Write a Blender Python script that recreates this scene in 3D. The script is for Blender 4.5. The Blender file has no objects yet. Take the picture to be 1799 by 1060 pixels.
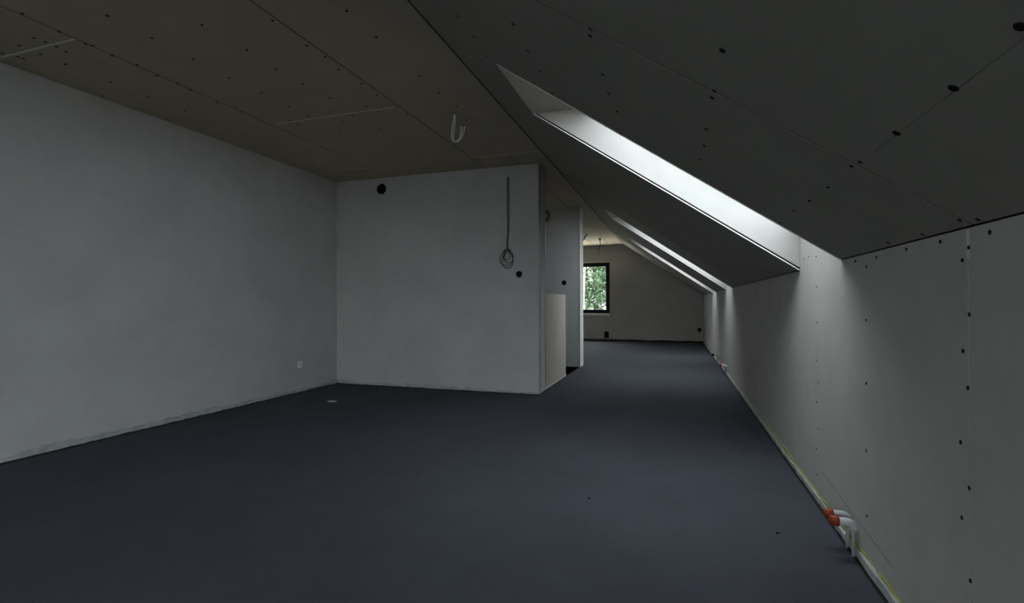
import bpy, bmesh, math, random
from mathutils import Vector, Matrix
random.seed(7)
S = bpy.context.scene
COL = S.collection

# ---------------------------------------------------------------- camera
F_PX = 870.5; YAW = 0.3171; PITCH = 0.003; ROLL = -0.0021
_fw = Vector((-math.sin(YAW)*math.cos(PITCH), math.cos(YAW)*math.cos(PITCH), math.sin(PITCH)))
_r = Vector((math.cos(YAW), math.sin(YAW), 0)); _u = _r.cross(_fw)
_R = _r*math.cos(ROLL) + _u*math.sin(ROLL)
_U = _u*math.cos(ROLL) - _r*math.sin(ROLL)
EYE = Vector((0, 0, 1.0))
cd = bpy.data.cameras.new('camera'); cam = bpy.data.objects.new('camera', cd); COL.objects.link(cam)
cd.sensor_width = 36.0; cd.lens = F_PX*36.0/1799.0; cd.clip_start = 0.02; cd.clip_end = 300
cam.matrix_world = Matrix(((_R.x, _U.x, -_fw.x, EYE.x), (_R.y, _U.y, -_fw.y, EYE.y), (_R.z, _U.z, -_fw.z, EYE.z), (0, 0, 0, 1)))
S.camera = cam

# ---------------------------------------------------------------- sky and exposure
w = bpy.data.worlds.new('overcast_sky'); S.world = w; w.use_nodes = True
wb = w.node_tree.nodes['Background']
wb.inputs[0].default_value = (0.87, 0.925, 1.0, 1); wb.inputs[1].default_value = 2.4
sd = bpy.data.lights.new('hazy_sun', 'SUN'); sd.energy = 22.0; sd.angle = math.radians(4); sd.color = (1.0, 0.95, 0.86)
sun = bpy.data.objects.new('hazy_sun', sd); COL.objects.link(sun)
sun.rotation_euler = Vector((-math.cos(math.radians(31)), 0, math.sin(math.radians(31)))).to_track_quat('Z', 'Y').to_euler()
S.view_settings.view_transform = 'Standard'; S.view_settings.look = 'None'
S.view_settings.gamma = 1.0; S.view_settings.use_curve_mapping = False
S.view_settings.exposure = 2.3
S.cycles.max_bounces = 10; S.cycles.diffuse_bounces = 7; S.cycles.transparent_max_bounces = 12
S.cycles.use_denoising = True; S.cycles.sample_clamp_indirect = 6.0

# ---------------------------------------------------------------- dimensions (metres, camera 1 m above the floor)
ZC = 2.513; XL = -4.0; XR = 0.6775; YP = 5.1876; XP = -1.402; XC = -1.2544; ZK = 1.1817; YG = 13.1455
X1 = -3.2415; X2 = -2.0073; YB = -3.0
SL = (ZK-ZC)/(XR-XC)                       # roof slope, falls towards the knee wall
ANG = math.atan(-SL)
ROOF_T = 0.24
DV = ROOF_T/math.cos(ANG)                  # vertical distance inner face -> outer roof face
BT = 0.0125                                # plasterboard thickness
def zs(x): return ZC + SL*(x-XC)
HEAD_X = -0.89; HEAD_Z = zs(HEAD_X)
SKY = [(2.451, 3.185), (6.70, 7.43), (9.19, 9.92), (-1.02, -0.29)]   # skylight openings along the room

def ray(u, v):
    return _fw + _R*((u-899.5)/F_PX) - _U*((v-530)/F_PX)
def hit(u, v, axis, val):
    d = ray(u, v); t = (val-EYE[axis])/d[axis]; return EYE + d*t
def hit_slope(u, v):
    n = Vector((-SL, 0, 1)); d = ray(u, v); t = (n.dot(Vector((XC, 0, ZC))) - n.dot(EYE))/n.dot(d); return EYE + d*t

# ---------------------------------------------------------------- helpers
def link(name, me, mat=None, parent=None):
    o = bpy.data.objects.new(name, me); COL.objects.link(o)
    if mat is not None and me is not None and not me.materials: me.materials.append(mat)
    if parent is not None: o.parent = parent
    return o
def mesh_of(bm, name='mesh', smooth=False):
    bmesh.ops.recalc_face_normals(bm, faces=bm.faces)
    me = bpy.data.meshes.new(name); bm.to_mesh(me); bm.free()
    if smooth:
        for p in me.polygons: p.use_smooth = True
    return me
def obj(name, bm, mat, parent=None, smooth=False): return link(name, mesh_of(bm, name, smooth), mat, parent)
def tag(o, label=None, cat=None, group=None, kind=None):
    if label: o['label'] = label
    if cat: o['category'] = cat
    if group: o['group'] = group
    if kind: o['kind'] = kind
    return o
def empty(name, loc=(0, 0, 0)):
    o = bpy.data.objects.new(name, None); COL.objects.link(o); o.location = loc; o.empty_display_size = 0.1; return o
def box(bm, x0, x1, y0, y1, z0, z1):
    vs = [bm.verts.new((x, y, z)) for z in (z0, z1) for y in (y0, y1) for x in (x0, x1)]
    for f in ((0, 1, 3, 2), (4, 6, 7, 5), (0, 4, 5, 1), (2, 3, 7, 6), (0, 2, 6, 4), (1, 5, 7, 3)):
        bm.faces.new([vs[i] for i in f])
def bbox(*a):
    bm = bmesh.new(); box(bm, *a); return bm
def prism(bm, pts, off):
    a = [bm.verts.new(p) for p in pts]; b = [bm.verts.new(Vector(p)+Vector(off)) for p in pts]
    bm.faces.new(a); bm.faces.new(list(reversed(b))); n = len(a)
    for i in range(n): bm.faces.new((a[i], b[i], b[(i+1) % n], a[(i+1) % n]))
def tube(bm, pts, r, seg=8, cap=True):
    pts = [Vector(p) for p in pts]; rings = []; n = len(pts); prev = None
    for i, p in enumerate(pts):
        t = (pts[min(i+1, n-1)]-pts[max(i-1, 0)])
        t = t.normalized() if t.length > 1e-9 else Vector((0, 0, 1))
        if prev is None: prev = t.orthogonal().normalized()
        a = prev - t*prev.dot(t)
        a = a.normalized() if a.length > 1e-6 else t.orthogonal().normalized()
        prev = a; b = t.cross(a); rr = r[i] if isinstance(r, (list, tuple)) else r
        rings.append([bm.verts.new(p + (a*math.cos(2*math.pi*k/seg) + b*math.sin(2*math.pi*k/seg))*rr) for k in range(seg)])
    for i in range(n-1):
        for k in range(seg):
            bm.faces.new((rings[i][k], rings[i][(k+1) % seg], rings[i+1][(k+1) % seg], rings[i+1][k]))
    if cap: bm.faces.new(list(reversed(rings[0]))); bm.faces.new(rings[-1])
def tubeb(pts, r, seg=8):
    bm = bmesh.new(); tube(bm, pts, r, seg); return bm
def spline(ctrl, n=8):
    c = [Vector(p) for p in ctrl]; c = [c[0]]+c+[c[-1]]; out = []
    for i in range(1, len(c)-2):
        for k in range(n):
            t = k/n; p0, p1, p2, p3 = c[i-1], c[i], c[i+1], c[i+2]
            out.append(0.5*((2*p1)+(p2-p0)*t+(2*p0-5*p1+4*p2-p3)*t*t+(3*p1-p0-3*p2+p3)*t**3))
    out.append(c[-2]); return out
def bevel(o, wd=0.002, seg=1):
    m = o.modifiers.new('bevel', 'BEVEL'); m.width = wd; m.segments = seg; m.limit_method = 'ANGLE'; return o
def cut(o, cutters):
    for c in cutters:
        m = o.modifiers.new('cut', 'BOOLEAN'); m.object = c; m.operation = 'DIFFERENCE'; m.solver = 'EXACT'
    dg = bpy.context.evaluated_depsgraph_get(); dg.update()
    me = bpy.data.meshes.new_from_object(o.evaluated_get(dg)); o.modifiers.clear(); o.data = me
    for c in cutters: bpy.data.objects.remove(c)

# ---------------------------------------------------------------- materials
def mat(name, col, rough=0.8, var=0.0, vscale=3.0, bump=0.0, bscale=60.0, metal=0.0, col2=None, stretch=None, spec=0.3):
    m = bpy.data.materials.new(name); m.use_nodes = True; nt = m.node_tree; p = nt.nodes['Principled BSDF']
    p.inputs['Roughness'].default_value = rough; p.inputs['Metallic'].default_value = metal
    p.inputs['Specular IOR Level'].default_value = spec
    p.inputs['Base Color'].default_value = (*col, 1)
    tc = nt.nodes.new('ShaderNodeNewGeometry')
    src = tc.outputs['Position']
    if stretch:
        mp = nt.nodes.new('ShaderNodeMapping'); nt.links.new(src, mp.inputs[0]); mp.inputs['Scale'].default_value = stretch; src = mp.outputs[0]
    if var or col2:
        n = nt.nodes.new('ShaderNodeTexNoise'); n.inputs['Scale'].default_value = vscale; n.inputs['Detail'].default_value = 8; n.inputs['Roughness'].default_value = 0.65
        nt.links.new(src, n.inputs['Vector'])
        r = nt.nodes.new('ShaderNodeValToRGB'); c2 = col2 or tuple(c*(1-var) for c in col)
        r.color_ramp.elements[0].position = 0.36; r.color_ramp.elements[1].position = 0.64
        r.color_ramp.elements[0].color = (*c2, 1); r.color_ramp.elements[1].color = (*col, 1)
        nt.links.new(n.outputs['Fac'], r.inputs[0]); nt.links.new(r.outputs[0], p.inputs['Base Color'])
    if bump:
        n2 = nt.nodes.new('ShaderNodeTexNoise'); n2.inputs['Scale'].default_value = bscale; n2.inputs['Detail'].default_value = 5
        nt.links.new(tc.outputs['Position'], n2.inputs['Vector'])
        b = nt.nodes.new('ShaderNodeBump'); b.inputs['Strength'].default_value = bump; b.inputs['Distance'].default_value = 0.004
        nt.links.new(n2.outputs['Fac'], b.inputs['Height']); nt.links.new(b.outputs[0], p.inputs['Normal'])
    return m
M_PLASTER = mat('lime_plaster', (0.52, 0.515, 0.50), 0.9, 0.10, 2.2, 0.35, 45)
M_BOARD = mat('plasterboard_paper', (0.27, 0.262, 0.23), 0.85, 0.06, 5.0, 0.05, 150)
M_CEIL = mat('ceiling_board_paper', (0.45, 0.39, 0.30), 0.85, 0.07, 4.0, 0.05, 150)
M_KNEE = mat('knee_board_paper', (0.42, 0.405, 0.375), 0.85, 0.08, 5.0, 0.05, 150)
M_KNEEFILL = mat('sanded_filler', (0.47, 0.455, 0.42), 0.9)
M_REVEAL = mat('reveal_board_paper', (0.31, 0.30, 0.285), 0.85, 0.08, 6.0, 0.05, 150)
M_BODY = mat('roof_body_and_gap_shade', (0.03, 0.027, 0.024), 0.95)  # near-black roof body, also colours the shade strips at the wall feet
M_SCREED = mat('cement_screed', (0.060, 0.065, 0.080), 0.82, 0.18, 1.6, 0.6, 110, spec=0.2)
M_FOAM = mat('white_foam_strip', (0.46, 0.47, 0.465), 0.8, 0.25, 14.0, 0.3, 80)
M_FOIL = mat('yellow_green_foil', (0.34, 0.36, 0.10), 0.5, 0.3, 20.0)
M_SCREW = mat('blackened_steel', (0.006, 0.006, 0.006), 0.8, spec=0.1)
M_FILL = mat('joint_filler', (0.82, 0.80, 0.75), 0.9, 0.1, 20)
M_FILL2 = mat('tape_and_filler', (0.60, 0.60, 0.57), 0.9, 0.1, 20)
M_DARKBOX = mat('black_plastic_box', (0.004, 0.004, 0.004), 0.9, spec=0.05)
M_WHITEPL = mat('white_plastic', (0.50, 0.51, 0.51), 0.4)
M_GREYCABLE = mat('grey_cable_sheath', (0.10, 0.10, 0.095), 0.55)
M_WHITECABLE = mat('white_wire', (0.78, 0.76, 0.72), 0.5)
M_FRAME = mat('anthracite_frame', (0.012, 0.014, 0.017), 0.4)
M_SASH = mat('painted_sash', (0.65, 0.65, 0.64), 0.5)
M_SILL = mat('white_sill', (0.80, 0.80, 0.78), 0.5)
M_RED = mat('red_cap', (0.36, 0.05, 0.02), 0.5, 0.45, 60)
M_GREYPIPE = mat('grey_pipe_sleeve', (0.36, 0.37, 0.36), 0.55)
M_STEEL = mat('galvanised_bead', (0.35, 0.34, 0.33), 0.45, metal=0.6)
M_HALF = mat('beige_gypsum_fibre', (0.46, 0.405, 0.35), 0.85, 0.06, 4.0)
M_BRICKBOX = mat('dark_red_box', (0.055, 0.018, 0.014), 0.7, 0.4, 60)
M_BARK = mat('pale_bark', (0.25, 0.235, 0.20), 0.9, col2=(0.09, 0.08, 0.065), vscale=9, bump=0.5, bscale=30)
M_BARK2 = mat('brown_bark', (0.13, 0.10, 0.07), 0.9, 0.4, 12, 0.5, 30)
M_GRASS = mat('bare_earth', (0.115, 0.10, 0.08), 0.95, 0.4, 1.2, 0.3, 20)
M_YARD = mat('pale_paving', (0.78, 0.76, 0.72), 0.9, 0.08, 2.0)
M_HEDGE_BLOCKER = mat('hedge_blocker_dark', (0.055, 0.058, 0.036), 0.9, 0.5, 6.0, 0.4, 12)
M_HOUSE = mat('pale_render', (0.78, 0.77, 0.73), 0.85, 0.05, 3)
M_TILE = mat('roof_tile', (0.22, 0.09, 0.06), 0.8, 0.3, 8)
def leaf_mat(name, a, b):
    m = mat(name, a, 0.6, col2=b, vscale=5.0); return m
M_LEAF = [leaf_mat('leaf_green', (0.095, 0.145, 0.075), (0.025, 0.055, 0.028)), leaf_mat('leaf_pale_green', (0.19, 0.225, 0.145), (0.06, 0.10, 0.055)), leaf_mat('leaf_deep_green', (0.05, 0.095, 0.06), (0.015, 0.035, 0.02))]
def glass_mat():
    m = bpy.data.materials.new('window_glass'); m.use_nodes = True; nt = m.node_tree; nt.nodes.clear()
    o = nt.nodes.new('ShaderNodeOutputMaterial'); mx = nt.nodes.new('ShaderNodeMixShader'); t = nt.nodes.new('ShaderNodeBsdfTransparent'); g = nt.nodes.new('ShaderNodeBsdfGlossy')
    t.inputs[0].default_value = (0.93, 0.95, 0.94, 1); g.inputs['Roughness'].default_value = 0.02; mx.inputs[0].default_value = 0.03
    nt.links.new(t.outputs[0], mx.inputs[1]); nt.links.new(g.outputs[0], mx.inputs[2]); nt.links.new(mx.outputs[0], o.inputs[0]); return m
M_GLASS = glass_mat()

# ---------------------------------------------------------------- floor
WELL = (-3.3, XP-0.005, 5.50, 7.66)
bm = bmesh.new(); ZF = -0.32
box(bm, XL-0.3, XR+0.3, YB-0.3, WELL[2], ZF, 0)
box(bm, XL-0.3, XR+0.3, WELL[3], YG+0.3, ZF, 0)
box(bm, XL-0.3, WELL[0], WELL[2], WELL[3], ZF, 0)
box(bm, WELL[1], XR+0.3, WELL[2], WELL[3], ZF, 0)
tag(obj('floor', bm, M_SCREED), 'dark blue-grey cement screed floor running the length of the attic', 'floor', kind='structure')

# ---------------------------------------------------------------- plastered walls
def rects_with_hole(x0, x1, z0, z1, hx0, hx1, hz0, hz1):
    return [r for r in ((x0, hx0, z0, z1), (hx1, x1, z0, z1), (hx0, hx1, z0, hz0), (hx0, hx1, hz1, z1)) if r[1]-r[0] > 1e-6 and r[3]-r[2] > 1e-6]
tag(obj('wall_left', bbox(XL-0.3, XL, YB-0.3, YG+0.3, -2.9, ZC+0.3), M_PLASTER), 'long white plastered wall on the open side of the room', 'wall', kind='structure')
# partition across the room
po = obj('wall_partition', bbox(XL, XP, YP, 5.50, -0.3, ZC), M_PLASTER)
tag(po, 'white plastered partition wall facing the room with a cable coil hanging on it', 'wall', kind='structure')
so = obj('wall_stair', bbox(XL, XP, 7.66, 7.93, -2.8, ZC), M_PLASTER)
tag(so, 'grey plastered wall beyond the stairwell', 'wall', kind='structure')
def cyl(p, axis, r, depth, seg=20):
    p = Vector(p); d = Vector(axis); return link('cutter', mesh_of(tubeb([p-d*0.02, p+d*depth], r, seg)))
p_box1 = hit(912, 482, 1, YP); p_box2 = hit(991, 497, 1, 7.66); p_vent = hit(670.5, 332.5, 1, YP); p_box3 = hit(1229, 580, 1, YG)
cut(po, [cyl(p_box1, (0, 1, 0), 0.034, 0.06), cyl(p_vent, (0, 1, 0), 0.060, 0.17, 20)])
cut(so, [cyl(p_box2, (0, 1, 0), 0.036, 0.06)])
# rear gable behind the camera with wide glazing
WIN5 = (-3.05, -1.08, 0.20, 2.40)
bm = bmesh.new()
for a in rects_with_hole(XL-0.3, XR+0.3, -2.9, ZC+0.6, *WIN5): box(bm, a[0], a[1], YB-0.3, YB, a[2], a[3])
tag(obj('wall_front', bm, M_PLASTER), 'plastered gable wall with wide glazing opposite the partition', 'wall', kind='structure')
# far gable with the black-framed window
WIN1 = (-2.95, -1.617, 0.72, 2.063)
def framed_slab(x0, x1, z0, z1, hx0, hx1, hz0, hz1, y0, y1):
    # one closed solid with a rectangular opening
    bm = bmesh.new(); P = ((x0, z0), (x1, z0), (x1, z1), (x0, z1)); Q = ((hx0, hz0), (hx1, hz0), (hx1, hz1), (hx0, hz1))
    L = [[bm.verts.new((x, y, z)) for x, z in ring] for y in (y0, y1) for ring in (P, Q)]
    for i in range(4):
        j = (i+1) % 4
        for A, B in ((L[0], L[1]), (L[1], L[3]), (L[3], L[2]), (L[2], L[0])): bm.faces.new((A[i], A[j], B[j], B[i]))
    return bm
bm = framed_slab(XL-0.3, XR+0.3, -2.9, ZC+0.6, *WIN1, YG, YG+0.3)
go = obj('wall_back', bm, M_PLASTER); tag(go, 'plastered far gable wall with the black-framed window', 'wall', kind='structure')
cut(go, [cyl(p_box3, (0, 1, 0), 0.045, 0.06)])

# ---------------------------------------------------------------- knee wall and sloping roof
def zr(x): return zs(x)+DV                 # outer roof face
bm = bmesh.new()
prism(bm, [(XR+BT, YB-0.3, -2.9), (XR+0.35, YB-0.3, -2.9), (XR+0.35, YB-0.3, zr(XR+0.35)), (XR+BT, YB-0.3, zr(XR+BT)-0.06)], (0, YG-YB+0.6, 0))
kw = tag(obj('wall_right', bm, M_BODY), 'low knee wall clad in grey plasterboard under the skylights', 'wall', kind='structure')
XT = XC-0.25
bm = bmesh.new()
ys = sorted(SKY); y = YB-0.3
def full_section(y0, y1):
    prism(bm, [(XC-0.02, y0, zs(XC-0.02)+0.017), (XR+BT+0.03, y0, zs(XR+BT+0.03)+0.017), (XR+BT+0.03, y0, zr(XR+BT+0.03)), (XC-0.02, y0, zr(XC-0.02))], (0, y1-y0, 0))
hx_out = HEAD_X + DV/(-SL)                 # where the level head lining meets the outer roof face
for a, b in ys:
    full_section(y, a-BT)
    prism(bm, [(XC-0.02, a-BT, zs(XC-0.02)+0.017), (HEAD_X-0.005, a-BT, zs(HEAD_X-0.005)+0.017), (hx_out-0.02, a-BT, HEAD_Z+BT*1.2), (XC-0.02, a-BT, zr(XC-0.02))], (0, b-a+2*BT, 0))
    y = b+BT
full_section(y, YG+0.3)
cs = tag(obj('ceiling_slope', bm, M_BODY), 'sloping attic ceiling of grey plasterboard pierced by skylight shafts', 'sloped ceiling', kind='structure')
co = tag(obj('ceiling', bbox(XL-0.3, XC-0.02, YB-0.3, YG+0.3, ZC+BT, ZC+0.9), M_BODY), 'flat attic ceiling of screwed plasterboard sheets', 'ceiling', kind='structure')

# ceiling boards
GAP = 0.002; GX = 0.004
def ceil_board(x0, x1, y0, y1, ge=GAP):
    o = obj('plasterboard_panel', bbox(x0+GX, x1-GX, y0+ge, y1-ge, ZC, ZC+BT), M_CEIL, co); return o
XS = -1.603
cboards = []
for x0, x1, cutsY in ((XL, X1, [YB, -0.96, 1.905, 4.76, YG]), (X1, X2, [YB, 0.47, 3.343, 6.2, 9.06, YG]), (X2, XC-0.006, [YB, -0.96, 1.0, 4.774])):
    for a, b in zip(cutsY, cutsY[1:]): cboards.append(ceil_board(x0, x1, a, b))
for a, b in ((4.774, 7.66), (7.66, 10.5), (10.5, YG)):
    cboards.append(ceil_board(X2, XS, a, b)); cboards.append(ceil_board(XS, XC-0.006, a, b))
def filler(x0, x1, yc, wd=0.011):
    o = obj('joint_filler', bbox(x0, x1, yc-wd/2, yc+wd/2, ZC-0.0012, ZC+0.002), M_FILL, co); return o
filler(XL+0.01, X1-0.01, 1.905, 0.013); filler(X1+0.06, X2-0.04, 3.343, 0.009); filler(XL+0.08, X1-0.02, 4.76, 0.008); filler(X2+0.03, XC-0.03, 4.774, 0.008)

def crack(x0, x1, y0, y1): obj('open_joint', bbox(x0, x1, y0, y1, ZC+0.0015, ZC+BT), M_BODY, co)
crack(X1-0.004, X1+0.004, YB, YP); crack(X2-0.004, X2+0.004, YB, YP); crack(XS-0.004, XS+0.004, 5.5, 7.66); crack(XC-0.012, XC-0.001, YB, YG)
# sloping boards: outline in (distance from ridge X, Y)
def slope_board(outline):
    bm = bmesh.new(); n = Vector((-SL, 0, 1)).normalized()
    prism(bm, [Vector((x, y, zs(x))) for x, y in outline], n*BT)
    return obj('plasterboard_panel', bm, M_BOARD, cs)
g = 0.004; XK = XR-0.003; XH = 0.438
sb = []
for y0, y1 in ((YB, -1.75), (-1.75, 0.21), (0.21, 1.462)):
    nt = [s for s in SKY if y0 < s[1] and s[0] < y1]
    hx = XH
    top = [(XC, y0+g), (XC, y1-g)]
    if nt:
        a, b = max(nt[0][0], y0), min(nt[0][1], y1)
        if y0 < a and b < y1: sb.append(slope_board([(XC, y0+g), (XC, y1-g), (XK, y1-g), (XK, b), (HEAD_X, b), (HEAD_X, a), (XK, a), (XK, y0+g)]))
        elif a <= y0: sb.append(slope_board([(XC, y0+g), (XC, y1-g), (XK, y1-g), (XK, b), (HEAD_X, b), (HEAD_X, y0+g)]))
        else: sb.append(slope_board([(XC, y0+g), (XC, y1-g), (HEAD_X, y1-g), (HEAD_X, a), (XK, a), (XK, y0+g)]))
    else:
        sb.append(slope_board(top+[(hx-0.0004, y1-g), (hx-0.0004, y0+g)])); sb.append(slope_board([(hx+0.0004, y0+g), (hx+0.0004, y1-g), (XK, y1-g), (XK, y0+g)]))
for (y0, y1), (a, b) in zip(((1.462, 5.59), (5.59, 8.3), (8.3, YG)), SKY[:3]):
    sb.append(slope_board([(XC, y0+g), (XC, y1-g), (XK, y1-g), (XK, b), (HEAD_X, b), (HEAD_X, a), (XK, a), (XK, y0+g)]))

bm = bmesh.new(); n_ = Vector((-SL, 0, 1)).normalized()
prism(bm, [Vector((x, y, zs(x)))+n_*0.0015 for x, y in ((XC, 1.458), (XC, 1.466), (XK, 1.466), (XK, 1.458))], n_*0.011); obj('open_joint', bm, M_BODY, cs)
# knee wall boards: outline in (Y, Z), standing up into the skylight shafts
def knee_board(outline):
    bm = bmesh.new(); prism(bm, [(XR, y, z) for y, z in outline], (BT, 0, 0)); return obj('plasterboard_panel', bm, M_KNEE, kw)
ZT = ZK-0.002; ZUP = zr(XR)-0.02; kb = []
def knee(y0, y1, ga=0.002, gb=0.002):
    y0 += ga; y1 -= gb
    pts = [(y0, 0.0), (y1, 0.0)]; top = [(y1, ZT if not any(a < y1 <= b for a, b in SKY) else ZUP)]
    for a, b in sorted(SKY, reverse=True):
        if a < y1 <= b: top += [(a, ZUP), (a, ZT)] if a > y0 else []
        elif y0 < a and b < y1: top += [(b, ZT), (b, ZUP), (a, ZUP), (a, ZT)]
        elif a <= y0 < b: top += [(b, ZT), (b, ZUP)]
    top += [(y0, ZUP if any(a <= y0 < b for a, b in SKY) else ZT)]
    kb.append(knee_board(pts+top))
knee(YB, -1.75); knee(-1.75, 0.21); knee(0.21, 1.488); knee(1.488, 2.818, gb=0.0004); knee(2.818, 5.585, ga=0.0004); knee(5.585, 8.3); knee(8.3, 10.8); knee(10.8, YG)
# filled upper end of the first joint, filled second joint, pencil line
obj('joint_filler', bbox(XR-0.001, XR, 1.483, 1.493, 1.105, ZT-0.004), M_FILL2, kw)
obj('joint_filler', bbox(XR-0.0006, XR, 2.815, 2.822, 0.25, ZUP), M_KNEEFILL, kw)
bm = bmesh.new(); tube(bm, [(XR-0.0003, 2.75, 0.176), (XR-0.0003, 1.93, 0.128)], 0.0009, 4); obj('pencil_line', bm, M_GREYCABLE, kw)

# skylight shafts and roof windows
def skylight(i, a, b):
    r = empty('window_%d' % (i+2), (XR, (a+b)/2, ZK)); r['kind'] = 'structure'
    r['label'] = ['skylight shaft with screwed bright lining in front of the partition corner', 'narrow skylight beside the stairwell opening', 'skylight closest to the far gable window', 'skylight in the slope between the open room and the wide gable glazing'][i]
    r['category'] = 'skylight'
    P = r.location
    def part(name, bm, m, parent=None):
        o = obj(name, bm, m, parent or r)
        if parent is None: o.location = -P
        return o
    bot = [(HEAD_X, HEAD_Z), (XR, ZK), (XR, zr(XR)-0.01), (hx_out, HEAD_Z)]
    sides = []
    for y0, y1 in ((a-BT, a), (b, b+BT)):
        bm = bmesh.new(); prism(bm, [(x, y0, z) for x, z in ((HEAD_X+0.0005, zs(HEAD_X+0.0005)+0.001), (XR-0.001, ZK+0.001), (XR-0.001, zr(XR)-0.01), (hx_out, HEAD_Z))], (0, y1-y0, 0)); sides.append(part('side_lining', bm, M_REVEAL))
    head = part('head_lining', bbox(HEAD_X-0.002, hx_out, a, b, HEAD_Z, HEAD_Z+BT), M_REVEAL)
    # paper-taped corner beads along the opening edge
    for y0 in (a, b):
        s = 1 if y0 == b else -1
        bm = bmesh.new(); tube(bm, [(HEAD_X, y0-s*0.001, HEAD_Z), (XR-0.004, y0-s*0.001, zs(XR-0.004))], 0.0035, 6); part('corner_bead', bm, M_FILL)
    # sash in the roof plane
    n = Vector((-SL, 0, 1)).normalized(); al = Vector((1, 0, SL)).normalized()
    p0 = Vector((hx_out-0.03, 0, zr(hx_out-0.03))); p1 = Vector((XR+0.03, 0, zr(XR+0.03))); L = (p1-p0).length
    def bar(s0, s1, y0, y1, t0, t1):
        bm = bmesh.new()
        prism(bm, [p0+al*s0+n*t0+Vector((0, y0, 0)), p0+al*s1+n*t0+Vector((0, y0, 0)), p0+al*s1+n*t1+Vector((0, y0, 0)), p0+al*s0+n*t1+Vector((0, y0, 0))], (0, y1-y0, 0)); return bm
    fr = part('sash_frame', bar(0, L, a-0.05, a+0.03, -0.02, 0.05), M_SASH)
    for args in ((0, L, b-0.03, b+0.05, -0.02, 0.05), (-0.04, 0.06, a-0.05, b+0.05, -0.02, 0.05), (L-0.06, L+0.04, a-0.05, b+0.05, -0.02, 0.05)):
        part('sash_frame', bar(*args), M_SASH)
    part('glass_pane', bar(0.05, L-0.05, a+0.02, b-0.02, 0.015, 0.021), M_GLASS)
    return r, sides, head
shafts = [skylight(i, a, b) for i, (a, b) in enumerate(SKY)]

# ---------------------------------------------------------------- upright windows
def window(n, label, axis, plane, lo0, lo1, z0, z1, depth, fw, out=1, mull=None):
    # frame set back in the opening of a wall lying in the plane axis=plane
    r = empty('window_%d' % n); tag(r, label, 'window', kind='structure')
    def bx(u0, u1, d0, d1, a, b):
        d0, d1 = sorted((plane+out*d0, plane+out*d1))
        return bbox(u0, u1, d0, d1, a, b) if axis == 1 else bbox(d0, d1, u0, u1, a, b)
    for u0, u1, a, b in ((lo0, lo0+fw, z0, z1), (lo1-fw, lo1, z0, z1), (lo0+fw, lo1-fw, z0, z0+fw*0.95), (lo0+fw, lo1-fw, z1-fw, z1)):
        bevel(obj('frame_bar', bx(u0, u1, depth, depth+0.07, a, b), M_FRAME, r), 0.004)
    if mull: bevel(obj('frame_bar', bx(mull-fw*0.6, mull+fw*0.6, depth, depth+0.07, z0+fw, z1-fw), M_FRAME, r), 0.004)
    obj('glass_pane', bx(lo0+fw*0.8, lo1-fw*0.8, depth+0.03, depth+0.036, z0+fw*0.8, z1-fw*0.8), M_GLASS, r)
    return r, bx
r1, bx1 = window(1, 'black-framed window in the far gable looking out on trees', 1, YG, WIN1[0], WIN1[1], WIN1[2], WIN1[3], 0.05, 0.105)
bevel(obj('window_sill', bx1(WIN1[0]-0.01, WIN1[1]+0.012, -0.02, 0.05, WIN1[2]-0.075, WIN1[2]), M_SILL, r1), 0.004)
obj('reveal_bead', bx1(WIN1[0], WIN1[1]+0.012, -0.006, 0.004, WIN1[3], WIN1[3]+0.018), M_FILL, r1)
obj('reveal_bead', bx1(WIN1[1], WIN1[1]+0.010, -0.006, 0.004, WIN1[2], WIN1[3]), M_FILL2, r1)
window(6, 'wide black-framed glazing in the gable opposite the partition', 1, YB, WIN5[0], WIN5[1], WIN5[2], WIN5[3], 0.12, 0.08, -1, mull=(WIN5[0]+WIN5[1])/2)

# ---------------------------------------------------------------- stairwell
hw = tag(obj('wall_half', bbox(XP-0.11, XP, 5.50, 6.605, 0, 1.11), M_HALF), 'beige waist-high balustrade wall along the stairwell', 'half wall', kind='structure')
bevel(hw, 0.004)
bm = bmesh.new()
box(bm, WELL[0]-0.2, WELL[0], WELL[2]-0.2, WELL[3], -2.9, ZF); box(bm, WELL[0]-0.2, WELL[1]+0.2, WELL[2]-0.2, WELL[2], -2.9, ZF); box(bm, WELL[1], WELL[1]+0.2, WELL[2]-0.2, WELL[3], -2.9, ZF); box(bm, WELL[0]-0.2, WELL[1]+0.2, WELL[2]-0.2, WELL[3]+0.2, -3.0, -2.9)
tag(obj('wall_well', bm, M_PLASTER), 'plastered shaft of the stairwell below the floor', 'wall', kind='structure')
st = tag(empty('stair_flight', (XP, 7.13, 0)), 'dark concrete stair flight going down beside the half wall', 'stairs')
for k in range(7):
    x1 = WELL[1]-0.002-k*0.26; z1 = -0.18*(k+1)
    o = obj('step', bbox(x1-0.26, x1, 6.62, 7.655, z1-0.2, z1), M_SCREED, st); o.location = -st.location
# partition end: corner beads on the narrow end face
for y0, y1 in ((YP+0.001, YP+0.012), (YP+0.075, YP+0.085), (5.478, 5.498)):
    obj('corner_bead', bbox(XP, XP+0.004, y0, y1, 0.0, ZC-0.002), M_STEEL, po)
obj('lit_end_sheet', bbox(XP, XP+0.006, 7.655, 7.93, 0.0, ZC-0.002), M_FILL, so)  # pale sheet that paints the skylights' brightness onto this end face

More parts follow.
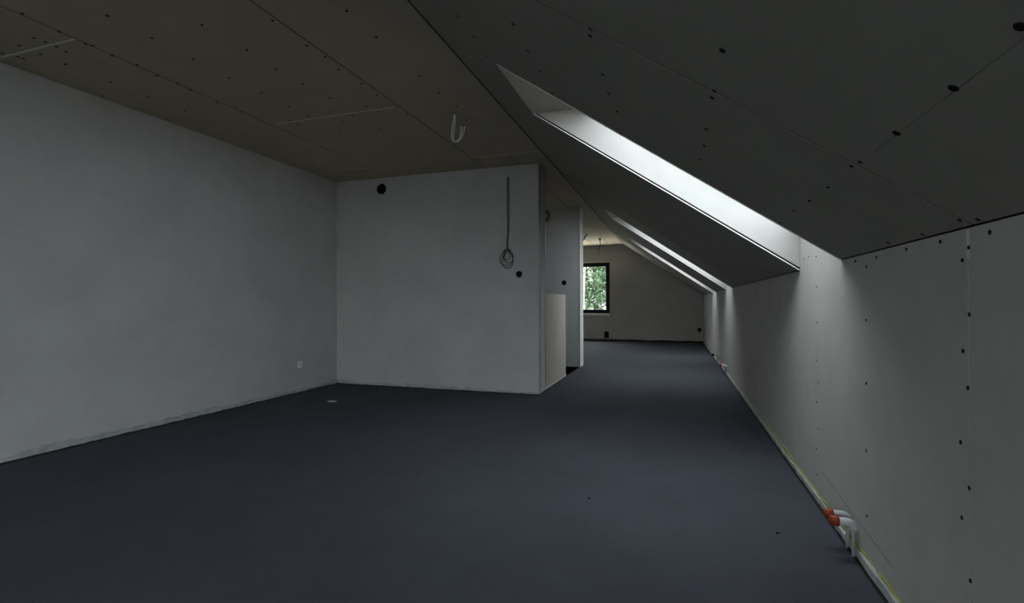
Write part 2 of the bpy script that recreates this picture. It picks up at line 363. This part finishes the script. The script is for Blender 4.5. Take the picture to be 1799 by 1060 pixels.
# ---------------------------------------------------------------- foam edge strips
def ragged(name, p0, p1, nrm, h0, th, m, jit, n=140, base=0.0, gap=0.010):
    p0 = Vector(p0); p1 = Vector(p1); nrm = Vector(nrm); bm = bmesh.new(); rows = []
    hh = h0
    for i in range(n+1):
        t = i/n; p = p0.lerp(p1, t); hh += random.uniform(-jit, jit)*0.6; hh = h0+(hh-h0)*0.8
        o1 = th*(1+random.uniform(-0.25, 0.35)); bz = base+gap+max(0, random.uniform(-0.008, 0.005))
        rows.append([bm.verts.new(q) for q in (p+Vector((0, 0, bz)), p+nrm*o1*0.9+Vector((0, 0, bz)), p+nrm*o1+Vector((0, 0, hh*0.9)), p+Vector((0, 0, hh)))])
    for a, b in zip(rows, rows[1:]):
        for k in range(4): bm.faces.new((a[k], a[(k+1) % 4], b[(k+1) % 4], b[k]))
    bm.faces.new(rows[0]); bm.faces.new(list(reversed(rows[-1])))
    return obj(name, bm, m)
t1 = tag(ragged('trim_1', (XR, YB+0.01, 0), (XR, YG-0.02, 0), (-1, 0, 0), 0.045, 0.010, M_FOAM, 0.006, 300), 'white foam edge strip along the foot of the knee wall', 'edge strip', kind='structure')
fo = ragged('foil_edge', (XR, 1.0, 0), (XR, 5.6, 0), (-1, 0, 0), 0.058, 0.004, M_FOIL, 0.012, 160, 0.034, 0.0); fo.parent = t1; fo['label'] = 'yellow-green foil showing above the foam'
t2 = tag(ragged('trim_2', (XL, YB+0.01, 0), (XL, YP-0.012, 0), (1, 0, 0), 0.052, 0.013, M_FOAM, 0.018, 200), 'ragged white foam edge strip along the long plastered wall', 'edge strip', kind='structure')
t3 = tag(ragged('trim_3', (XL+0.012, YP, 0), (XP, YP, 0), (0, -1, 0), 0.042, 0.012, M_FOAM, 0.022, 120), 'ragged white foam edge strip along the foot of the partition', 'edge strip', kind='structure')
t4 = tag(ragged('trim_4', (XP+0.0, YP+0.02, 0), (XP+0.0, 6.60, 0), (1, 0, 0), 0.035, 0.010, M_FOAM, 0.006, 50), 'white foam edge strip along the foot of the half wall', 'edge strip', kind='structure')

t5 = tag(ragged('gap_strip', (XL+0.3, YG, 0), (XR-0.012, YG, 0), (0, -1, 0), 0.045, 0.006, M_BODY, 0.012, 90, 0.0, 0.0), 'black strip standing for the open screed gap along the foot of the far gable', 'edge strip', kind='structure')  # near-black strip drawn for the dark line where floor meets gable
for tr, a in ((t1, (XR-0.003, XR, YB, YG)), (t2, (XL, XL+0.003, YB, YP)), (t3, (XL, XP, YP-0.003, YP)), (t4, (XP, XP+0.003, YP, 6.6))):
    obj('contact_shade_strip', bbox(*a, 0.0, 0.014), M_BODY, tr)  # near-black strip under the foam, paints the contact shadow line
    obj('edge_gap_shade', bbox(a[0]-(0.015 if tr is t1 else 0), a[1]+(0.018 if tr in (t2, t4) else 0), a[2]-(0.018 if tr is t3 else 0), a[3], 0.0, 0.0012), M_BODY, tr)  # flat dark strip on the screed, paints the shaded gap before the foam
# ---------------------------------------------------------------- screw heads (each a small part of its board)
def screw_mesh(r):
    bm = bmesh.new(); seg = 10
    top = [bm.verts.new((r*0.8*math.cos(2*math.pi*k/seg), r*0.8*math.sin(2*math.pi*k/seg), 0.0014)) for k in range(seg)]
    bot = [bm.verts.new((r*math.cos(2*math.pi*k/seg), r*math.sin(2*math.pi*k/seg), -0.0004)) for k in range(seg)]
    bm.faces.new(top)
    for k in range(seg): bm.faces.new((bot[k], bot[(k+1) % seg], top[(k+1) % seg], top[k]))
    me = mesh_of(bm, 'screw_head'); me.materials.append(M_SCREW); return me
SM = {r: screw_mesh(r) for r in (0.005, 0.006, 0.0075, 0.009, 0.011)}
def screw(p, n, parent, r):
    o = link('screw_head', SM[r], None, parent); n = Vector(n).normalized()
    o.matrix_local = Matrix.Translation(Vector(p) - (parent.location if parent.type == 'EMPTY' or parent.location.length else Vector())) @ n.to_track_quat('Z', 'Y').to_matrix().to_4x4(); return o
def inside_poly_board(boards, p):
    # board whose bounding box holds the point
    best = None
    for b in boards:
        xs = [v.co for v in b.data.vertices]
        lo = Vector([min(c[i] for c in xs) for i in range(3)]); hi = Vector([max(c[i] for c in xs) for i in range(3)])
        if all(lo[i]-0.012 <= p[i] <= hi[i]+0.012 for i in range(3)): best = b; break
    return best
C_PX = [(39,24),(104,56),(60,67),(80,74),(34,80),(99,82),(116,91),(71,95),(32,100),(41,103),(114,113),(4,93),(150,77),(162,80),(197,98),(241,114),(275,133),(312,146),(335,158),(380,180),(413,189),(427,196),(189,28),(355,44),(267,67),(434,88),(339,104),(403,137),(195,144),(260,171),(324,195),(379,218),(427,235),(181,169),(296,211),(355,231),
        (609,19),(661,65),(737,134),(771,163),(485,121),(532,148),(459,163),(508,188),(580,172),(580,197),(540,204),(508,211),(523,219),(619,203),(604,212),(643,187),(665,196),(598,235),(669,227),(692,244),(629,253),(716,259),(660,267),(684,276),(741,267),(499,259),(563,258),(819,211),(844,229),(802,187),(479,36),(539,80),(571,100),(595,122),(635,147),(662,166),(715,201),(776,243),(860,248),(756,290),(700,285),(600,283)]
S_PX = [(805,28),(833,65),(854,99),(902,43),(928,90),(950,125),(1059,131),(1069,164),(1084,196),(971,164),(1003,187),(1037,51),(1037,63),(1255,160),(1251,172),(1241,227),(1237,256),(1230,280),(959,228),(1091,235),(1132,357),(1511,285),(1496,292),(1455,329),(1422,353),(1395,371),(1371,392),(1686,387),(1718,386),(1621,412),(1560,427)]
S_BIG = [(1269,89),(1793,47),(1675,155),(1575,234)]
K_PX = [(1522,469),(1503,459),(1540,452),(1592.5,438),(1652,425),(1739,408.5),(1702,435),(1691,457.6),(1703,553),(1692,617),(1700.5,682),(1688,777.5),(1703,858),(1690,910),(1705,1021),(1522,563),(1522,674),(1522,792),(1523,907)]
K_SMALL = [(1435,504),(1435,567),(1435,634),(1438,672),(1435,707),(1438,754),(1435,789),(1435,835),(1347,676),(1412,455),(1421,451),(1434,451)]
for q in C_PX:
    p = hit(*q, 2, ZC); b = inside_poly_board(cboards, p) or cboards[0]; screw(p, (0, 0, -1), b, 0.009)
ns = Vector((SL, 0, -1)).normalized()
for q in S_PX+S_BIG:
    p = hit_slope(*q); b = inside_poly_board(sb, p) or sb[-3]; screw(p, ns, b, 0.009 if q in S_BIG else 0.0075 if q[0] < 1300 else 0.006)
for q in K_PX+K_SMALL:
    p = hit(*q, 0, XR); b = inside_poly_board(kb, p) or kb[0]; screw(p, (-1, 0, 0), b, 0.006 if q in K_PX else 0.005)
sh = shafts[0]
for q in [(980,216),(1018,238),(1055,258),(1097,282),(1153,316),(1213,350),(1269,382),(1328,416),(1384,450)]:
    p = hit(*q, 1, SKY[0][1]); screw(p, (0, -1, 0), sh[1][1], 0.0075)
for q in [(913,156),(928,175),(941,194),(986,193)]:
    p = hit(*q, 2, HEAD_Z); screw(p, (0, 0, -1), sh[2], 0.0075)
for k, (a, b) in enumerate(SKY[1:3]):
    for j in range(8):
        x = HEAD_X+0.15+j*0.19; screw((x, b, zs(x)+0.05), (0, -1, 0), shafts[k+1][1][1], 0.0075)

# ---------------------------------------------------------------- electrical boxes
def round_box(p, r, label, n=(0, -1, 0), name='wall_box'):
    e = tag(empty(name, p), label, 'wall box'); d = -Vector(n)
    bm = bmesh.new(); seg = 20
    a = d.orthogonal().normalized(); b = d.cross(a)
    def ring(rr, z): return [bm.verts.new((a*math.cos(2*math.pi*k/seg)+b*math.sin(2*math.pi*k/seg))*rr+d*z) for k in range(seg)]
    rs = [ring(r*1.04, -0.0015), ring(r*0.93, -0.0015), ring(r*0.9, 0.045)]
    for q0, q1 in zip(rs, rs[1:]):
        for k in range(seg): bm.faces.new((q0[k], q0[(k+1) % seg], q1[(k+1) % seg], q1[k]))
    bm.faces.new(rs[-1])
    obj('box_shell', bm, M_DARKBOX, e)
    bm = bmesh.new(); 
    for k in range(3):
        w0 = a*(r*0.2*(k-1)); tube(bm, spline([w0+d*0.044, w0+d*0.02+b*r*0.2, w0*1.6+d*0.012-b*r*0.3], 5), 0.0018, 6)
    obj('wire_ends', bm, M_GREYCABLE, e)
    return e
round_box(p_box1, 0.034, 'black round switch box below the cable coil on the partition')
round_box(p_box2, 0.036, 'black round switch box above the half wall on the stairwell wall')
round_box(p_box3, 0.045, 'black round box low on the far gable by the knee wall')
# ventilation hole, ragged sleeve
e = tag(empty('vent_sleeve', p_vent), 'ragged dark ventilation hole high on the partition by the ceiling', 'vent hole')
bm = bmesh.new(); seg = 14; rs = []
for d0, k0 in ((-0.002, 1.12), (-0.001, 0.92), (0.15, 0.90)):
    random.seed(3); rs.append([bm.verts.new((0.058*k0*(1+random.uniform(-0.10, 0.10))*math.cos(2*math.pi*k/seg), d0, 0.058*k0*(1+random.uniform(-0.10, 0.10))*math.sin(2*math.pi*k/seg))) for k in range(seg)])
for q0, q1 in zip(rs, rs[1:]):
    for k in range(seg): bm.faces.new((q0[k], q0[(k+1) % seg], q1[(k+1) % seg], q1[k]))
bm.faces.new(rs[-1]); obj('sleeve', bm, M_DARKBOX, e)
# flush socket on the left wall
p = hit(527, 641, 0, XL); e = tag(empty('wall_socket', p), 'round white socket insert low on the long plastered wall near the corner', 'socket')
def xdisc(r0, r1, x0, x1, seg=20):
    bm = bmesh.new(); A = [[bm.verts.new((x, r*math.cos(2*math.pi*k/seg), r*math.sin(2*math.pi*k/seg))) for k in range(seg)] for r, x in ((r0, 0), (r0, x1), (r1, x1), (r1, x0))]
    for q0, q1 in zip(A, A[1:]):
        for k in range(seg): bm.faces.new((q0[k], q0[(k+1) % seg], q1[(k+1) % seg], q1[k]))
    bm.faces.new(A[-1]); return bm
obj('support_ring', bbox(0, 0.004, -0.037, 0.037, -0.037, 0.037), M_SILL, e); obj('socket_cup', xdisc(0.030, 0.022, 0.0042, 0.012), M_SILL, e)
for s in (-1, 1): obj('pin_hole', tubeb([(0.004, s*0.0095, 0), (0.0065, s*0.0095, 0)], 0.005, 10), M_DARKBOX, e)
# red-brown box by the floor of the far gable
p = hit(1066, 590, 1, YG); e = tag(empty('floor_box', (p.x, YG, 0.075)), 'dark red double box set low in the far gable under the window', 'junction box')
bevel(obj('box_body', bbox(-0.055, 0.055, -0.015, 0.02, 0, 0.17), M_BRICKBOX, e), 0.004)
for z0 in (0.012, 0.09): obj('box_opening', bbox(-0.04, 0.04, -0.017, -0.013, z0, z0+0.066), M_DARKBOX, e)
obj('pale_rim', bbox(-0.085, -0.056, -0.004, 0.004, 0.0, 0.17), M_HALF, e)

# ---------------------------------------------------------------- hanging cables
p = hit(798, 200, 2, ZC); e = tag(empty('ceiling_wire', p), 'white wire bent into a hook hanging from the flat ceiling', 'cable')
R_ = _r
for k, (o, m) in enumerate(((0.0, M_WHITECABLE), (0.010, M_WHITECABLE), (-0.008, M_WHITECABLE))):
    c = [(0, 0, 0.02), R_*(0.0+o)+Vector((0, 0, -0.05)), R_*(-0.012+o*1.2)+Vector((0, 0, -0.13)), R_*(-0.014+o)+Vector((0, 0, -0.19-abs(o))), R_*(0.010+o*0.8)+Vector((0, 0.01, -0.222)), R_*(0.042+o)+Vector((0, 0.02, -0.185)), R_*(0.055+o*1.5)+Vector((0, 0.02, -0.13)), R_*(0.058+o*2.2)+Vector((0, 0.01, -0.098))]
    obj('wire_strand', tubeb(spline(c, 6), 0.0032, 6), m, e, True)
obj('hole_collar', tubeb([(0, 0, -0.002), (0, 0, 0.004)], 0.012, 12), M_DARKBOX, e)
p = hit(893, 312, 1, YP); e = tag(empty('cable_coil', (p.x, YP-0.008, p.z)), 'grey cable hanging in a coil on the partition wall', 'cable')
for s in (-1, 1):
    c = [(s*0.006, 0.012, 0.0), (s*0.007, 0, -0.03), (s*0.010, 0, -0.3), (s*0.006, 0, -0.55), (s*0.005-0.012, 0, -0.72), (s*0.004-0.010, -0.002, -0.79)]
    obj('cable_run', tubeb(spline(c, 6), 0.0042, 6), M_GREYCABLE, e, True)
for k, (cx, rz, rx) in enumerate(((0.0, 0.105, 0.060), (-0.012, 0.09, 0.072), (0.014, 0.075, 0.050), (-0.006, 0.06, 0.035))):
    pts = [(cx-0.006+rx*math.sin(t)*(1-0.35*math.cos(t)), -0.005*k-0.003, -0.795-rz+rz*math.cos(t)) for t in [2*math.pi*i/28+0.2*k for i in range(29)]]
    obj('coil_loop', tubeb(pts, 0.0042, 6), M_GREYCABLE, e, True)
obj('cable_tie', bbox(-0.03, 0.022, -0.026, 0.0, -0.825, -0.795), M_GREYCABLE, e)
p = Vector((XP-0.05, 5.60, ZC)); e = tag(empty('stair_cable', p), 'tangled dark cable hanging from the ceiling at the partition end', 'cable')
obj('cable_run', tubeb(spline([(0, 0, 0.01), (0.01, 0, -0.15), (-0.005, 0, -0.3), (0.012, 0.0, -0.45)], 6), 0.005, 6), M_GREYCABLE, e, True)
for k in range(4):
    pts = [(0.02+(0.03+0.008*k)*math.sin(t), 0.012*k-0.02+0.01*math.cos(2*t+k), -0.50-0.05*math.cos(t)*(1+0.12*k)) for t in [2*math.pi*i/22 for i in range(23)]]
    obj('coil_loop', tubeb(pts, 0.005, 6), M_GREYCABLE, e, True)
def pendant(u, v, drop, label):
    p = hit(u, v, 2, ZC); e = tag(empty('pendant_cable', p), label, 'pendant cable')
    obj('cable_run', tubeb(spline([(0, 0, 0.01), (0.0, 0, -0.06), (0.012, 0, -drop*0.5), (-0.02, 0, -drop)], 6), 0.009, 8), M_GREYCABLE, e, True)
    obj('ceiling_cap', tubeb([(0, 0, 0.0), (0, 0, -0.02), (0, 0, -0.05)], [0.03, 0.028, 0.012], 12), M_GREYCABLE, e)
    obj('lamp_socket', tubeb([(-0.02, 0, -drop+0.01), (-0.02, 0, -drop-0.05), (-0.022, 0, -drop-0.09), (-0.022, 0, -drop-0.12)], [0.018, 0.03, 0.034, 0.02], 12), M_WHITEPL, e, True)
pendant(1054, 419, 0.27, 'cable with a pale lamp socket hanging in front of the far gable')
p = hit(1029, 411, 2, ZC); e = tag(empty('ceiling_cable_end', p), 'short dark cable end bent under the ceiling by the stairwell wall edge', 'cable')
obj('cable_run', tubeb(spline([(0.03, 0, 0.01), (0.02, 0, -0.03), (-0.02, 0, -0.07), (-0.04, 0, -0.12)], 6), 0.012, 8), M_GREYCABLE, e, True)
obj('cable_core', tubeb([(-0.04, 0, -0.12), (-0.045, 0, -0.15)], 0.006, 6), M_WHITECABLE, e)

# ---------------------------------------------------------------- heating pipe stubs out of the knee wall foot
def stub(y, label, group=None, z=0.132, L=0.082, red=True):
    x = XR-0.012; e = tag(empty('pipe_stub', (x, y, 0.03)), label, 'pipe'); z -= 0.03
    obj('riser_pipe', tubeb([(0, 0, -0.03), (0, 0, z-0.02)], 0.0065, 12), M_GREYPIPE, e, True)
    arc = [(-0.02+0.02*math.cos(t), 0, z-0.02+0.02*math.sin(t)) for t in [math.pi/2*i/6 for i in range(7)]]
    obj('elbow_sleeve', tubeb([(0, 0, z-0.026)]+arc+[(-L*0.62, 0, z)], 0.0165, 14), M_WHITEPL if red else M_GREYPIPE, e, True)
    cap = M_RED if red else M_DARKBOX
    obj('end_cap', tubeb([(-L*0.60, 0, z), (-L*0.62, 0, z), (-L*0.66, 0, z), (-L*0.92, 0, z), (-L, 0, z)], [0.012, 0.019, 0.0205, 0.0195, 0.013], 14), cap, e, True)
    return e
stub(2.272, 'white pipe elbow with a red cap, front of the pair below the lit knee wall')
stub(2.345, 'white pipe elbow with a red cap, rear of the pair below the lit knee wall')
stub(7.36, 'pipe stub with a red cap by the skylight beside the stairwell, front of its pair')
stub(7.44, 'pipe stub with a red cap by the skylight beside the stairwell, rear of its pair')
stub(8.85, 'dark pipe stub low on the knee wall below the skylight closest to the gable', red=False)

# ---------------------------------------------------------------- plaster crumbs on the floor
def crumb(u, v, r, m, label):
    p = hit(u, v, 2, 0); bm = bmesh.new(); bmesh.ops.create_icosphere(bm, subdivisions=2, radius=1)
    for vv in bm.verts:
        k = 1+random.uniform(-0.25, 0.25); vv.co = Vector((vv.co.x*r[0]*k, vv.co.y*r[1]*k, max(vv.co.z, -0.3)*r[2]*k+0.3*r[2]))
    o = obj('plaster_crumb', bm, m); o.location = (p.x, p.y, 0); tag(o, label, 'debris')
crumb(583, 706, (0.05, 0.035, 0.008), M_FILL2, 'flat pale plaster splash on the floor near the partition corner')
crumb(1035, 877, (0.006, 0.006, 0.005), M_SCREW, 'tiny dark crumb lying in the middle of the open floor')
crumb(1366, 938, (0.008, 0.006, 0.005), M_SCREW, 'tiny dark crumb on the floor beside the knee wall pipes')

# ---------------------------------------------------------------- outside
ZG = -3.0
tag(obj('ground', bbox(-45, 45, -35, 70, ZG-0.3, ZG), M_GRASS), 'bare brown earth outside far below the windows', 'ground', kind='structure')
tag(obj('yard_paving', bbox(-16, 14, YG+0.35, 22.0, ZG, ZG+0.04), M_YARD), 'pale paved yard below the far gable', 'paving', kind='structure')
def tree(x, y, h, cr, leaf, bark, label, n, tr=0.16, lean=(0, 0), crown=None, seed=1):
    random.seed(seed)
    e = tag(empty('leafy_tree', (x, y, ZG)), label, 'tree', 'trees outside the gable')
    pts = spline([(0, 0, -0.05), (lean[0]*0.2, lean[1]*0.2, h*0.25), (lean[0]*0.7, lean[1]*0.6, h*0.5), (lean[0], lean[1], h*0.82)], 6)
    obj('trunk', tubeb(pts, [tr*(1.15-0.8*i/(len(pts)-1)) for i in range(len(pts))], 10), bark, e, True)
    bm = bmesh.new()
    for k in range(7):
        a = random.uniform(0, 6.28); z0 = h*random.uniform(0.35, 0.7); q = Vector((lean[0]*0.7, lean[1]*0.7, z0)); d = Vector((math.cos(a), math.sin(a), random.uniform(0.4, 0.9)))*cr*0.7
        tube(bm, [q, q+d*0.5+Vector((0, 0, 0.1)), q+d], [tr*0.35, tr*0.22, tr*0.08], 6)
    br = obj('branches', bm, bark, e, True); br['kind'] = 'stuff'
    c = Vector(crown or (lean[0], lean[1], h*0.62)); vs = []; fs = []
    cl = []
    for k in range(60):
        d = Vector((random.gauss(0, 1), random.gauss(0, 1), random.gauss(0, 1))).normalized()*random.uniform(0.35, 1.0)
        cl.append(c+Vector((d.x*cr, d.y*cr, d.z*h*0.42)))
    for k in range(n):
        q = random.choice(cl)+Vector((random.gauss(0, 0.24), random.gauss(0, 0.24), random.gauss(0, 0.22)))*cr*0.55
        a = Vector((random.gauss(0, 1), random.gauss(0, 1), random.gauss(0, 0.6))).normalized(); b = a.orthogonal().normalized(); s = random.uniform(0.05, 0.10)
        i = len(vs); vs += [q-a*s, q+b*s*0.5+Vector((0, 0, 0.01)), q+a*s, q-b*s*0.5]; fs.append((i, i+1, i+2, i+3))
    me = bpy.data.meshes.new('foliage'); me.from_pydata([tuple(v) for v in vs], [], fs); f = link('foliage', me, leaf, e); f['kind'] = 'stuff'
tree(-3.95, 20.5, 9.5, 1.25, M_LEAF[1], M_BARK, 'tree with a thick pale trunk just outside the far gable', 2500, 0.26, (0.35, 0.1), (0.2, 0.1, 8.2), 2)
tree(-4.6, 26.5, 8.5, 2.1, M_LEAF[0], M_BARK2, 'green tree filling the middle of the gable window view', 26000, 0.16, (0.1, 0.1), None, 3)
tree(-9.6, 27.5, 9.5, 2.2, M_LEAF[2], M_BARK2, 'dark green tree well behind the pale trunk', 9000, 0.18, (0.1, 0.1), None, 4)
tree(0.6, 28.0, 9.0, 2.2, M_LEAF[2], M_BARK2, 'dark green tree towards the knee wall side of the window view', 9000, 0.18, (0.1, 0.1), None, 5)
tree(-4.1, 23.0, 3.9, 0.75, M_LEAF[1], M_BARK2, 'low pale green young tree at the bottom of the window view', 7000, 0.05, (0.1, 0.1), None, 6)
tree(-6.2, 32.5, 10.0, 2.4, M_LEAF[2], M_BARK2, 'tall dark tree behind the green tree, towards the pale house', 24000, 0.2, (0.1, 0.1), None, 7)
tree(-1.2, 38.0, 9.5, 2.2, M_LEAF[0], M_BARK2, 'distant green tree behind the window view, away from the pale house', 9000, 0.2, (0.1, 0.1), None, 8)
# unseen hedge added to block low light through the wide glazing
random.seed(11); e = tag(empty('hedge_blocker', (-1.5, -10.5, ZG)), 'unseen dark hedge added to block low light at the wide gable glazing', 'hedge'); bm = bmesh.new(); g_ = []
for i in range(81):
    row = []
    for j, (dy, z) in enumerate(((1.0, 0), (1.05, 1.5), (1.0, 3.0), (0.8, 4.0), (0.0, 4.25), (-0.8, 4.0), (-1.0, 3.0), (-1.05, 1.5), (-1.0, 0))):
        row.append(bm.verts.new((-20+i*0.5, dy+random.uniform(-0.14, 0.14), z+(random.uniform(-0.14, 0.14) if z else 0))))
    g_.append(row)
for a, b in zip(g_, g_[1:]):
    for j in range(9): bm.faces.new((a[j], a[(j+1) % 9], b[(j+1) % 9], b[j]))
bm.faces.new(g_[0]); bm.faces.new(list(reversed(g_[-1])))
obj('hedge_blocker_shell', bm, M_HEDGE_BLOCKER, e)
# neighbouring house glimpsed through the leaves
hs = tag(empty('neighbour_house', (-6.0, 46, ZG)), 'pale rendered house glimpsed between the leaves', 'house')
obj('house_wall', bbox(-4, 4, 0, 7, 0, 5.6), M_HOUSE, hs)
bm = bmesh.new(); prism(bm, [(-4.4, -0.4, 5.5), (4.4, -0.4, 5.5), (0, -0.4, 8.6)], (0, 7.8, 0)); obj('house_roof', bm, M_TILE, hs)
for x in (-2.4, 1.3):
    for z in (0.9, 3.5): f = obj('house_window', bbox(x, x+1.1, -0.06, 0.02, z, z+1.3), M_FRAME, hs); obj('house_pane', bbox(x+0.08, x+1.02, -0.08, -0.05, z+0.08, z+1.22), M_GLASS, f)
